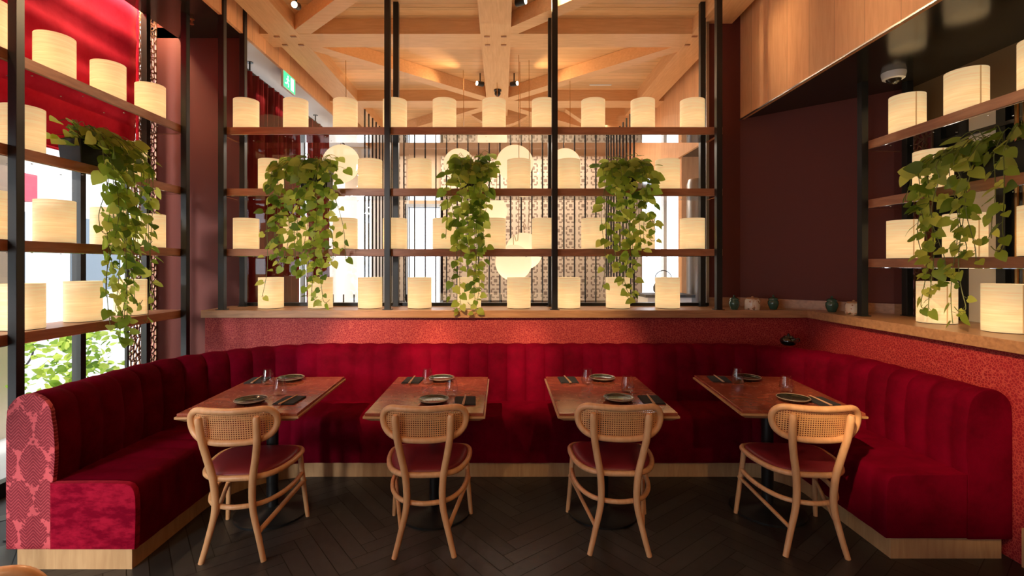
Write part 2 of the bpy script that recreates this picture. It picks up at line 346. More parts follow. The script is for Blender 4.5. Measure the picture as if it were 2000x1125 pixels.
# dark slots at the beam crossings
for i, (cx, cy) in enumerate(((-.06, 5.05), (-2.2, 5.05), (2.05, 5.05))):
    mb = MB()
    for dx in (-.09, .08):
        for dy in (-.1, .09): mb.box(cx + dx - .028, cx + dx + .028, cy + dy - .012, cy + dy + .012, 3.872, 3.8788)
    struct(mb.build('trim_%d' % (16 + i), 'shelf'))
# far vault headers with curved lower edges
def vault(cx, w_, y, zt, sag):
    mb = MB(); n = 16; pts = [(cx - w_ / 2 + w_ * k / n, zt - sag * math.sin(math.pi * k / n)) for k in range(n + 1)]
    poly = [(x, z) for x, z in pts] + [(cx + w_ / 2, ZC), (cx - w_ / 2, ZC)]
    k = len(poly); mb.add([(x, y, z) for x, z in poly] + [(x, y + .15, z) for x, z in poly], [tuple(range(k)), tuple(range(2 * k - 1, k - 1, -1))] + [(i, k + i, k + (i + 1) % k, (i + 1) % k) for i in range(k)])
    return mb
struct(vault(-.03, 1.15, 7.6, 3.99, .26).build('trim_19', 'beamx')); struct(vault(1.75, 1.5, 7.6, 3.99, .34).build('trim_20', 'beamx'))

# glazing behind the lamps
wf = box(-2.52, 1.985, YB - .03, YB + .03, 1.16, 1.19).build('window_1', 'black'); struct(wf)
box(-2.52, -2.49, YB - .02, YB + .02, 1.19, ZC).build('frame', 'tablewood', wf); box(1.957, 1.985, YB - .035, YB + .02, 1.19, ZC).build('frame', 'steel', wf)
box(-2.49, 1.957, YB - .004, YB + .004, 1.19, ZC).build('pane', 'glass', wf)

# street side windows on the left
def mull(y, wd=.06): return box(XL - .04, XL + .03, y - wd / 2, y + wd / 2, 0, 3.96)
wf = MB(); wf.box(XL - .04, XL + .03, -3.5, YB, 0, .10); wf.box(XL - .04, XL + .03, -3.5, YB, 3.9, 3.96)
for y in (-3.4, -2.1, -.8, .5, 1.8, 3.05, 3.86): wf.v += [(p[0], p[1], p[2]) for p in []]; wf.box(XL - .04, XL + .03, y - .025, y + .025, .1, 3.9)
wo = wf.build('window_2', 'black'); struct(wo)
box(XL - .006, XL + .004, -3.4, 4.34, .1, 3.9).build('pane', 'glass', wo)

# fretwork strips
def fret(y0, y1, z0, z1, x, seed):
    random.seed(seed); mb = MB(); s = .034; ny = max(2, int((y1 - y0) / s)); nz_ = int((z1 - z0) / s); pt = {}
    for i in range(ny + 1):
        for j in range(nz_ + 1):
            jy = 0 if i in (0, ny) else random.uniform(-.3, .3); jz = random.uniform(-.3, .3) if 0 < j < nz_ else 0
            pt[i, j] = (x, y0 + (y1 - y0) * (i + jy + (.25 if j % 2 and 0 < i < ny else 0)) / ny, z0 + (z1 - z0) * (j + jz) / nz_)
    t = .0045
    def seg(a, b_):
        dy, dz = b_[1] - a[1], b_[2] - a[2]; l = math.hypot(dy, dz) or 1; ny_, nz2 = -dz / l * t, dy / l * t
        vs = [(xx, p[1] + s_ * ny_, p[2] + s_ * nz2) for xx in (x - .006, x + .006) for p, s_ in ((a, -1), (b_, -1), (b_, 1), (a, 1))]
        mb.add(vs, [(0, 3, 2, 1), (4, 5, 6, 7), (0, 1, 5, 4), (2, 3, 7, 6), (1, 2, 6, 5), (3, 0, 4, 7)])
    for i in range(ny + 1):
        for j in range(nz_ + 1):
            if i < ny and (i + j) % 2 == 0: seg(pt[i, j], pt[i + 1, j])
            if j < nz_: seg(pt[i, j], pt[i, j + 1])
            if i < ny and j < nz_ and (i + j) % 3 == 0: seg(pt[i, j], pt[i + 1, j + 1])
    return mb
FR = plain('fret_metal', (.30, .16, .10), .4, .6)
f_ = thing('fretwork_screen', 'bronze cracked-ice fretwork strip beside the street window', 'screen', (-3.33, 4.5, .0))
fret(-.17, .0, 0.1, 3.95, 0, 3).build('lattice', FR, f_); fret(.03, .185, 0.1, 3.95, 0, 4).build('lattice', FR, f_)
box(-.012, .012, 0, .03, .0, 3.95).build('upright', 'black', f_); box(-.012, .012, -.19, -.17, .0, 3.95).build('upright', 'black', f_)

# red blind along the window head
bl = MB(); ny = 60
def blind_x(y, z):
    t = (z - 2.40) / 1.5; return -3.26 + .018 * math.sin(t * math.pi * 6) ** 2 + .01 * math.sin(y * 5 + z * 3)
for i in range(ny + 1):
    y = -1.5 + 5.83 * i / ny
    for j in range(25): bl.v.append((blind_x(y, 2.40 + 1.5 * j / 24), y, 2.40 + 1.5 * j / 24))
for i in range(ny):
    for j in range(24): k = i * 25 + j; bl.f.append((k, k + 25, k + 26, k + 1)); bl.mi.append(0)
bo = bl.build('roman_blind', 'blind', smooth=True); so_ = bo.modifiers.new('thick', 'SOLIDIFY'); so_.thickness = .006
tag(bo, 'long crimson fabric blind hanging along the top of the street window', 'blind')
hm = MB(); hm.tube([(-3.245, -1.5, 2.40), (-3.245, 4.33, 2.40)], .01); hm.build('hem_bar', 'blind', bo)
mb = MB().tube([(-3.24, 4.325, 2.40), (-3.24, 4.325, 3.9)], .012); mb.build('side_hem', 'blind', bo)
# slot light above the blind
area('slot_light', (-3.22, 2.9, 3.94), (0, 0, -1), .12, 3.4, 100, WARM)
box(-3.25, -3.19, 1.2, 4.6, 3.945, 3.96).build('slot_lamp', 'whitepl'); tag(bpy.data.objects['slot_lamp'], 'slim linear lamp hidden in the ceiling slot above the red blind', 'lamp')

# right side: window wall with dark glass, fretwork, pale panel, tubes
wf = MB(); wf.box(XR, XR + .08, -3.5, 3.86, 0, 1.16); wf.box(XR, XR + .02, -3.5, 3.86, 2.62, 2.955); struct(wf.build('wall_right', 'olive'))
wf = MB()
for y in (3.62, 3.42, 3.16, 2.6, 1.8, .9): wf.box(XR - .01, XR + .05, y - .03, y + .03, 1.16, 2.62)
wo = wf.build('window_3', 'black'); struct(wo)
box(XR + .03, XR + .035, -3.5, 3.84, 1.16, 2.62).build('pane', 'dark', wo)
box(XR + .005, XR + .02, 3.19, 3.39, 1.16, 2.62).build('panel', 'palewall', wo)
for y in (3.05, 3.0, 2.86): MB().tube([(XR - .02, y, 1.16), (XR - .02, y, 2.62)], .012).build('pull_tube', 'brass', wo)
f_ = thing('fretwork_screen', 'bronze cracked-ice fretwork strip beside the right-hand window', 'screen', (XR - .012, 3.74, 1.16))
fret(-.08, .10, 0, 1.46, 0, 8).build('lattice', FR, f_)
box(.012, .016, -.08, .10, 0, 1.46).build('backing', plain('fret_backing', (.20, .03, .035), .7), f_)
box(XR - .02, XR + .01, 2.7, 3.6, 2.45, 2.62).build('trim_21', 'black'); struct(bpy.data.objects['trim_21'])

# ------------------------------------------------------------------ ledge and red stippled half wall
led = MB().prism([(-2.6, 4.2), (2.64, 4.2), (2.66, -.6), (3.25, -.6), (3.25, 3.855), (3.15, 3.91), (2.3, YB), (-2.6, YB)], 1.095, 1.16)
led = led.build('ledge', 'ledge', bevel=.003); tag(led, 'continuous oak ledge running behind the banquette and turning the corner', 'ledge')
hw = MB().prism([(-2.59, 4.245), (2.685, 4.245), (2.70, -.6), (3.24, -.6), (3.24, 3.85), (3.14, 3.9), (2.3, YB), (-2.59, YB)], 0, 1.095)
struct(hw.build('wall_half', 'redwall'))
struct(box(2.672, 2.69, -.6, 2.50, 0, .20).build('baseboard_right', 'oak'))

# ------------------------------------------------------------------ banquette
LX, BY, RX, rl, rr_ = -1.85, 3.53, 2.02, .48, .25
YEL, YER = 2.48, 2.57
ch = .1545
def path():
    """points (x, y, nx, ny, s): seat front line, outward normal (towards the wall), length measured on the backrest face"""
    out = []; s = 0; off = .42
    def line(a, b_, n):
        nonlocal s
        l = math.dist(a, b_); k = max(2, int(l / .0155))
        for i in range(k): t = i / k; out.append((a[0] + (b_[0] - a[0]) * t, a[1] + (b_[1] - a[1]) * t, n[0], n[1], s + l * t))
        s += l
    def arc(c_, r, a0, a1):
        nonlocal s
        l = abs(a1 - a0) * (r + off); k = max(8, int(l / .0155))
        for i in range(k):
            a = a0 + (a1 - a0) * i / k; out.append((c_[0] + r * math.cos(a), c_[1] + r * math.sin(a), math.cos(a), math.sin(a), s + l * i / k))
        s += l
    line((LX, YEL), (LX, BY - rl), (-1, 0)); arc((LX + rl, BY - rl), rl, math.pi, math.pi / 2)
    line((LX + rl, BY), (RX - rr_, BY), (0, 1)); arc((RX - rr_, BY - rr_), rr_, math.pi / 2, 0)
    line((RX, BY - rr_), (RX, YER), (1, 0)); out.append((RX, YER, 1, 0, s)); return out
PATH = path(); TOT = PATH[-1][4]
def sweep(prof, puffs, amp, caps=True):
    """prof: (d, z); puffs: weight of the channel bulge (dd, dz) on each profile point"""
    mb = MB(); n = len(prof)
    for (x, y, nx, ny, s) in PATH:
        e = min(s, TOT - s); u = (s / ch) % 1; g = abs(math.sin(math.pi * u)) ** .45 - 1
        for (d, z), (pd, pz) in zip(prof, puffs):
            dd = d + pd * amp * -g; zz = z + pz * amp * g
            mb.v.append((x + nx * dd, y + ny * dd, zz))
    for i in range(len(PATH) - 1):
        for k in range(n):
            a, b_ = i * n + k, i * n + (k + 1) % n; mb.f.append((a, b_, b_ + n, a + n)); mb.mi.append(0)
    if caps: mb.f.append(tuple(range(n))); mb.f.append(tuple(range((len(PATH) - 1) * n, len(PATH) * n))[::-1]); mb.mi += [0, 0]
    return mb
sofa = thing('banquette', 'long curved crimson velvet banquette with channelled backrest around three sides', 'sofa', (0, 0, 0))
bprof = [(.425, .42), (.415, .50), (.41, .58), (.412, .66), (.418, .73), (.428, .79)] + [(.5425 - .117 * math.cos(a), .782 + .117 * math.sin(a)) for a in [R(q) for q in range(15, 180, 15)]] + [(.66, .74), (.66, .11), (.43, .11)]
bpf = [(1, 0)] * 6 + [(math.cos(R(q)) * (1 if q < 100 else 0), math.sin(R(q)) * (1 if q < 120 else 0) * .8) for q in range(15, 180, 15)] + [(0, 0)] * 3
bk = sweep(bprof, bpf, .028).build('backrest', 'velvet', sofa, smooth=True)
sprof = [(0, .115), (-.004, .20), (-.006, .30), (-.004, .38), (.004, .415), (.02, .438), (.05, .448), (.12, .452), (.25, .452), (.43, .45), (.43, .115)]
spf = [(.4, 0), (1, 0), (1, 0), (1, 0), (.9, .3), (.5, .8), (0, 1), (0, 1), (0, 1), (0, .6), (0, 0)]
sweep(sprof, spf, .010).build('seat', 'velvet', sofa, smooth=True)
pp = [(.035, .0), (.035, .112), (.62, .112), (.62, .0)]
sweep(pp, [(0, 0)] * 4, 0).build('plinth', 'oak', sofa)
# end panels: padded faces of the left end
def endcap(poly, y0, y1, name, m):
    n = len(poly); cx = sum(p[0] for p in poly) / n; cz = sum(p[1] for p in poly) / n
    mb = MB(); rings = []
    for y, k in ((y1, 1.0), (y0 + .006, 1.0), (y0 + .001, .985), (y0, .95)):
        rings.append([(cx + (x - cx) * k, y, cz + (z - cz) * k) for x, z in poly])
    vs = [p for r in rings for p in r]; fs = []
    for i in range(3):
        for k in range(n): fs.append((i * n + k, i * n + (k + 1) % n, (i + 1) * n + (k + 1) % n, (i + 1) * n + k))
    fs += [tuple(range(n)), tuple(range(3 * n, 4 * n))[::-1]]
    return mb.add(vs, fs).build(name, m, sofa, smooth=True)
endcap([(LX - d, z) for d, z in bprof], YEL - .02, YEL + .002, 'end_panel', 'damask')['label'] = 'pink and crimson damask end panel'
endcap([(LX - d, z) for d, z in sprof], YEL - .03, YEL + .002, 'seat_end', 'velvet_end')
endcap([(RX + d, z) for d, z in bprof], YER - .02, YER + .002, 'end_panel', 'velvet')
endcap([(RX + d, z) for d, z in sprof], YER - .02, YER + .002, 'seat_end', 'velvet')

# ------------------------------------------------------------------ shelf units
def unit(label, loc, rotz, posts, x0, x1, levels, ztop, zb=0):
    """local x runs along the unit, local y from its front (0) to its back"""
    t = thing('shelf_unit', label, 'shelving unit', loc, rotz)
    for px in posts:
        for py in (-.05, .295):
            p_ = box(px - .025, px + .025, py, py + .05, zb, ztop).build('post', 'black', t, bevel=.002)
            box(px - .04, px + .04, py - .012 if py < 0 else py, py + .062, zb, zb + .006).build('foot_plate', 'black', p_)
    for z in levels:
        sh = box(x0, x1, .0, .295, z, z + .063).build('shelf', 'shelf', t, bevel=.002)
        box(x0 + .04, x1 - .04, .012, .283, z - .004, z - .0005).build('mirror_underside', 'mirror', sh)
        sc = MB()
        for k in range(int((x1 - x0) / .36)):
            for yy in (.07, .22): sc.lathe([(0, z - .006), (.006, z - .006), (.006, z - .004)], (x0 + .2 + .36 * k, yy, 0), 8)
        sc.build('screws', 'chrome', sh, smooth=True)['kind'] = 'stuff'
    return t
unit('wide open shelf unit with black posts standing on the ledge before the glazing', (0, 4.29, 0), 0, (-2.45, -1.0, .463, 1.9), -2.50, 1.95, (1.631, 2.164, 2.706), ZC, 1.16)
# left unit: front faces +x ; local x -> world y
unit('open shelf unit with black posts in front of the street window', (-2.79, 0, 0), R(90), (1.29, 2.77, 4.25), .6, 4.30, (1.095, 1.631, 2.17, 2.706), 3.74, 0)
# right unit: front faces -x ; local x -> world -y
unit('open shelf unit with black posts standing on the right-hand ledge', (2.80, 0, 0), R(-90), (-3.74, -2.26, -.78), -3.79, .2, (1.534, 1.987, 2.436), 2.955, 1.16)

# ------------------------------------------------------------------ lamps
Hl, Rl = .28, .1075
def lamp_proto():
    t = thing('table_lamp', 'x', 'lamp', (0, 0, 0))
    mb = MB(); n = 40; vs = []
    for z in (0.004, Hl):
        for k in range(n): a = 2 * math.pi * k / n; vs.append((Rl * math.cos(a), Rl * math.sin(a), z))
    ri = Rl - .002
    for z in (0.004, Hl):
        for k in range(n): a = 2 * math.pi * k / n; vs.append((ri * math.cos(a), ri * math.sin(a), z))
    fs = []
    for k in range(n):
        j = (k + 1) % n; fs += [(k, j, n + j, n + k), (2 * n + j, 2 * n + k, 3 * n + k, 3 * n + j), (n + k, n + j, 3 * n + j, 3 * n + k), (j, k, 2 * n + k, 2 * n + j)]
    mb.add(vs, fs).build('shade', 'lamp', t, smooth=True)
    mb = MB(); vs = []
    for z in (.006, Hl - .002):
        for a in (0, .04, .08): vs.append(((Rl + .0012) * math.cos(a), (Rl + .0012) * math.sin(a), z))
    mb.add(vs, [(0, 1, 4, 3), (1, 2, 5, 4)]).build('seam', 'seam', t)
    MB().lathe([(0, 0), (Rl - .004, 0), (Rl - .004, .008), (.02, .012), (.02, .05), (0, .05)], n=24).build('base', 'black', t, smooth=True)
    MB().lathe([(0, .05), (.018, .055), (.03, .09), (.022, .12), (0, .13)], n=16).build('bulb', 'bulb', t, smooth=True)
    return t
LP = lamp_proto(); KIDS[LP.name] = list(LP.children) or [o for o in bpy.data.objects if o.parent == LP]
first = [True]
random.seed(5)
def lamp(x, y, z, label, group, face):
    if first[0]: o = LP; first[0] = False; o.location = (x, y, z); o.rotation_euler.z = face
    else: o = clone(LP, None, (x, y, z), face)
    tag(o, label, 'lamp', group); return o
shelves_b = [('top shelf', 2.769, 0), ('second shelf', 2.227, 1), ('third shelf', 1.694, 0), ('ledge', 1.16, 1)]
for nm, z, odd in shelves_b:
    k = 0; skip = (1, 4, 7) if nm == 'second shelf' else ()
    for i in range(10 - odd):
        if i in skip: continue
        x = -2.332 + .4523 * (i + .5 * odd)
        where = ('on the back unit\'s %s' % nm) if nm != 'ledge' else 'on the ledge under the back unit'
        lamp(x, 4.44, z, 'glowing cream cylinder lamp %s, %s from the left' % (where, ORD[k]), 'lamps of the wide back unit', random.uniform(0, 3)); k += 1
for nm, z, odd in (('top shelf', 2.769, 0), ('second shelf', 2.233, 1), ('third shelf', 1.694, 0), ('lowest shelf', 1.158, 1)):
    k = 0
    for i in range(4 if not odd else 3):
        y = 4.07 - .435 * (i + .5 * odd)
        if nm == 'second shelf' and i == 1: continue
        lamp(-2.94, y, z, 'cream cylinder lamp on the %s by the street window, %s from the corner' % (nm, ORD[k]), 'lamps of the left unit', random.uniform(0, 3)); k += 1
for nm, z, ys in (('top shelf', 2.499, (3.54, 3.09, 2.64)), ('second shelf', 2.05, (3.33,)), ('third shelf', 1.597, (3.56, 3.10, 2.64)), ('ledge', 1.16, (3.30, 2.845))):
    for k, y in enumerate(ys):
        where = 'on the %s of the right-hand unit' % nm if nm != 'ledge' else 'on the ledge under the right-hand unit'
        lamp(2.95, y, z, 'cream cylinder lamp %s, %s from the corner' % (where, ORD[k]), 'lamps of the right-hand unit', R(255) + .1 * k)

# ------------------------------------------------------------------ chairs
def inpoly(x, y, P):
    c_ = False; j = len(P) - 1
    for i in range(len(P)):
        if (P[i][1] > y) != (P[j][1] > y) and x < (P[j][0] - P[i][0]) * (y - P[i][1]) / (P[j][1] - P[i][1]) + P[i][0]: c_ = not c_
        j = i
    return c_
def back_pt(u, v, o=0): return (u, -.256 + 1.15 * u * u - v * .12 + o, .715 + v)
half = [(0, .083), (.11, .085), (.178, .083), (.213, .055), (.220, .012), (.204, -.035), (.165, -.068), (.10, -.083), (0, -.086)]
ringc = half + [(-u, v) for u, v in half[-2:0:-1]]
sh_ = [(0, -.205), (.10, -.195), (.175, -.14), (.218, -.03), (.232, .10), (.22, .175), (.17, .21), (0, .222)]
seatc = sh_ + [(-a, b_) for a, b_ in sh_[-2:0:-1]]
def make_chair(label):
    t = thing('dining_chair', label, 'chair')
    ring = cr([(u, v, 0) for u, v in ringc], 5, True)
    MB().tube([back_pt(p.x, p.y) for p in ring], .017, 10, True).build('back_frame', 'chair', t, smooth=True)
    P = [(p.x * .985, p.y * .97) for p in ring]; cm = MB(); idx = {}; pit = .0118
    def vid(i, j):
        if (i, j) not in idx:
            c3 = i // 3; f = (i % 3); uu = (c3 + (0, .24, .76)[f]) * pit; c4 = j // 3; g = j % 3; vv_ = (c4 + (0, .24, .76)[g]) * pit
            idx[i, j] = len(cm.v); cm.v.append(back_pt(uu, vv_, .004))
        return idx[i, j]
    for i in range(-57, 57):
        for j in range(-24, 24):
            if i % 3 == 1 and j % 3 == 1: continue
            if inpoly((i + .5) / 3 * pit, (j + .5) / 3 * pit, P):
                cm.f.append((vid(i, j), vid(i + 1, j), vid(i + 1, j + 1), vid(i, j + 1))); cm.mi.append(0)
    co = cm.build('cane_panel', 'cane', t); mo = co.modifiers.new('t', 'SOLIDIFY'); mo.thickness = .002
    MB().tube([(p.x, p.y, .43) for p in cr([(a, b_, 0) for a, b_ in seatc], 5, True)], .0155, 10, True, 1.1).build('seat_frame', 'chair', t, smooth=True)
    so2 = [(p.x * .95, p.y * .95) for p in cr([(a, b_, 0) for a, b_ in seatc], 5, True)]; n = len(so2)
    pm = MB(); vs = []
    rings = [(1, .425), (1, .440), (.985, .449), (.93, .456), (.8, .463), (.5, .466)]
    for k, z in rings: vs += [(x * k, y * k, z) for x, y in so2]
    vs.append((0, 0, .466)); fs = [(i * n + a, i * n + (a + 1) % n, (i + 1) * n + (a + 1) % n, (i + 1) * n + a) for i in range(5) for a in range(n)]
    fs += [(5 * n + a, 5 * n + (a + 1) % n, 6 * n) for a in range(n)]; fs.append(tuple(range(n - 1, -1, -1)))
    pm.add(vs, fs).build('seat_pad', 'leather', t, smooth=True)
    for s in (-1, 1):
        pts = cr([(s * .158, -.225, 0), (s * .128, -.213, .12), (s * .096, -.208, .27), (s * .099, -.218, .42), (s * .122, -.236, .55), (s * .139, -.258, .66), (s * .144, -.278, .775)], 5)
        rad = [.0145 + .0045 * min(1, p.z / .35) - (.006 if p.z > .77 else 0) for p in pts]
        MB().tube(pts, rad, 10).build('leg', 'chair', t, smooth=True)
        MB().tube(cr([(s * .238, .228, 0), (s * .222, .205, .2), (s * .208, .175, .42)], 5), [.0125 + .004 * k / 10 for k in range(11)], 10).build('leg', 'chair', t, smooth=True)
        MB().tube([(s * .125, -.208, .145), (s * .226, .212, .235)], .011, 8, False, 1.2).build('side_stretcher', 'chair', t, smooth=True)
    hp = cr([(-.216, .19, .285), (-.215, .06, .282), (-.185, -.07, .28), (-.12, -.165, .278), (0, -.205, .278), (.12, -.165, .278), (.185, -.07, .28), (.215, .06, .282), (.216, .19, .285)], 5)
    MB().tube(hp, .0135, 10).build('hoop_stretcher', 'chair', t, smooth=True)
    return t
CH = make_chair('bentwood cane-back chair at the table nearest the street window')
KIDS[CH.name] = [o for o in bpy.data.objects if o.parent == CH]
G = 'bentwood chairs facing the banquette'
CH['group'] = G; CH.location = (-1.42, 2.76, 0); CH.rotation_euler.z = R(4)
for (x, y, rz, lb) in ((-.42, 2.80, 2.5, 'bentwood cane-back chair at the second table from the street window'),
                       (.64, 2.82, -3, 'bentwood cane-back chair at the third table from the street window'),
                       (1.685, 2.80, -4.5, 'bentwood cane-back chair at the table nearest the right-hand wall')):
    tag(clone(CH, None, (x, y, 0), R(rz)), lb, 'chair', G)
c5 = clone(CH, None, (-1.37, 1.42, 0), R(0)); tag(c5, 'bentwood chair just inside the lower left corner, only its top rail showing', 'chair', 'bentwood chairs facing the banquette')

# ------------------------------------------------------------------ tables
TW, TD = .66, .875
def make_table(label):
    t = thing('dining_table', label, 'table')
    a, b_ = TW / 2, TD / 2
    box(-a + .008, a - .008, -b_ + .008, b_ - .008, .733, .75).build('marble_top', 'marble', t, bevel=.003)
    mb = MB(); vs = []
    for ix, z in ((0, .733), (0, .722), (.035, .70)):
        vs += [(-a + ix, -b_ + ix, z), (a - ix, -b_ + ix, z), (a - ix, b_ - ix, z), (-a + ix, b_ - ix, z)]
    fs = [(0, 1, 2, 3), (11, 10, 9, 8)] + [(4 * i + (k + 1) % 4, 4 * i + k, 4 * i + 4 + k, 4 * i + 4 + (k + 1) % 4) for i in range(2) for k in range(4)]
    mb.add(vs, fs).build('edge_frame', 'tablewood', t)
    MB().tube([(0, 0, .03), (0, 0, .69)], .035, 20).build('column', 'black', t, smooth=True)
    MB().lathe([(0, 0), (.22, 0), (.22, .012), (.20, .02), (.06, .03), (.04, .045), (0, .045)], n=40).build('base', 'black', t, smooth=True)
    box(-.2, .2, -.25, .25, .69, .70).build('mounting_plate', 'black', t)
    return t
def make_plate():
    t = thing('plate', 'x', 'plate')
    MB().lathe([(0, .008), (.06, .008), (.078, .014), (.086, .021), (.088, .021), (.080, .009), (.052, .003), (.05, 0), (0, 0)], n=40).build('dish', 'plate', t, smooth=True)
    MB().tube([(.0885 * math.cos(a), .0885 * math.sin(a), .0215) for a in [2 * math.pi * k / 40 for k in range(40)]], .0022, 6, True).build('rim', 'plate_rim', t, smooth=True)
    return t
def make_glass():
    mb = MB().lathe([(0, .0), (.022, 0), (.034, .006), (.040, .022), (.0405, .035), (.037, .062), (.031, .088), (.0285, .102), (.0272, .102), (.0298, .088), (.0355, .062), (.0388, .035), (.038, .022), (.032, .011), (.02, .007), (0, .007)], n=28)
    return mb.build('drinking_glass', 'tumbler', smooth=True)
def make_napkin():
    t = thing('napkin', 'x', 'napkin')
    mb = MB(); mb.box(-.062, .062, -.085, .085, 0, .004); mb.box(-.058, .060, -.083, .083, .004, .008); mb.build('cloth', 'napkin', t, bevel=.0015)
    return t
def make_chops():
    mb = MB()
    for s in (-1, 1): mb.tube([(s * .004, -.105, .003), (s * .0025, .1, .003)], [.0036, .0022], 6)
    return mb.build('chopsticks', 'chop', smooth=True)
TBL = [(-1.44, 3.055, 1.5, 'nearest the street window'), (-.42, 3.06, 0, 'second from the street window'), (.635, 3.065, -.3, 'third from the street window'), (1.685, 3.085, -5, 'nearest the right-hand wall')]
TB = make_table('red marble-topped table nearest the street window'); KIDS[TB.name] = [o for o in bpy.data.objects if o.parent == TB]
PL = make_plate(); KIDS[PL.name] = [o for o in bpy.data.objects if o.parent == PL]
GL = make_glass(); NA = make_napkin(); KIDS[NA.name] = [o for o in bpy.data.objects if o.parent == NA]; CS = make_chops()
SET = {   # near plate, far plate, near glass, far glass, near napkin, far napkin
    0: ((-1.46, 2.83), (-1.468, 3.38), (-1.365, 2.99), (-1.575, 3.27), (-1.25, 2.87), (-1.69, 3.37)),
    1: ((-.396, 2.84), (-.42, 3.38), (-.307, 2.98), (-.50, 3.276), (-.215, 2.86), (-.615, 3.37)),
    2: ((.69, 2.87), (.70, 3.39), (.79, 3.06), (.575, 3.27), (.885, 2.88), (.46, 3.38)),
    3: ((1.72, 2.87), (1.715, 3.40), (1.795, 3.07), (1.60, 3.30), (1.87, 2.85), (1.52, 3.40))}
used = set()
def inst(P_, loc, rz):
    if P_.name in used: return clone(P_, None, loc, rz)
    used.add(P_.name); P_.location = loc; P_.rotation_euler.z = rz; return P_
for i, (x, y, rz, wh) in enumerate(TBL):
    o = inst(TB, (x, y, 0), R(rz)); tag(o, 'red marble table with oak edge and black pedestal, ' + wh, 'table', 'tables along the banquette')
    for k, side in enumerate(('chair', 'banquette')):
        px, py = SET[i][k]; tag(inst(PL, (px, py, .75), .3 * i), 'dark glazed plate on the %s side of the table %s' % (side, wh), 'plate', 'plates on the tables')
        px, py = SET[i][2 + k]; tag(inst(GL, (px, py, .75), .5 * i), 'empty stemless glass on the %s side of the table %s' % (side, wh), 'glass', 'glasses on the tables')
        px, py = SET[i][4 + k]; r_ = R(rz) + R((-4, 3, -2, 5)[i]) * (1 - 2 * k)
        tag(inst(NA, (px, py, .75), r_), 'slate napkin on the %s side of the table %s' % (side, wh), 'napkin', 'napkins on the tables')
        tag(inst(CS, (px - .005, py, .758), r_ + R((-3, 3)[k])), 'wooden chopsticks laid on the %s-side napkin of the table %s' % (side, wh), 'chopsticks', 'chopsticks on the napkins')

# ------------------------------------------------------------------ trailing plants
def leaf(mb, pos, d, up, size):
    d = Vector(d).normalized(); n = Vector(up); n = (n - d * n.dot(d)).normalized(); s = d.cross(n)
    pr = [(0, 0, 0), (0, .38, .02), (0, .72, 0), (0, 1.02, -.10)]
    sd = [(.24, -.14, -.03), (.44, .08, -.02), (.46, .34, 0), (.32, .64, -.02), (.14, .88, -.06)]
    vs = [Vector(pos) + (s * a + d * b_ + n * c_) * size for a, b_, c_ in pr]
    for sg in (1, -1): vs += [Vector(pos) + (s * a * sg + d * b_ + n * (c_ + .10 * a)) * size for a, b_, c_ in sd]
    fs = []
    for o_ in (4, 9):
        q = [(0, o_, o_ + 1), (0, o_ + 1, o_ + 2, 1), (1, o_ + 2, o_ + 3, 2), (2, o_ + 3, o_ + 4, 3)]
        if o_ == 9: q = [t_[::-1] for t_ in q]
        fs += q
    mb.add(vs, fs)
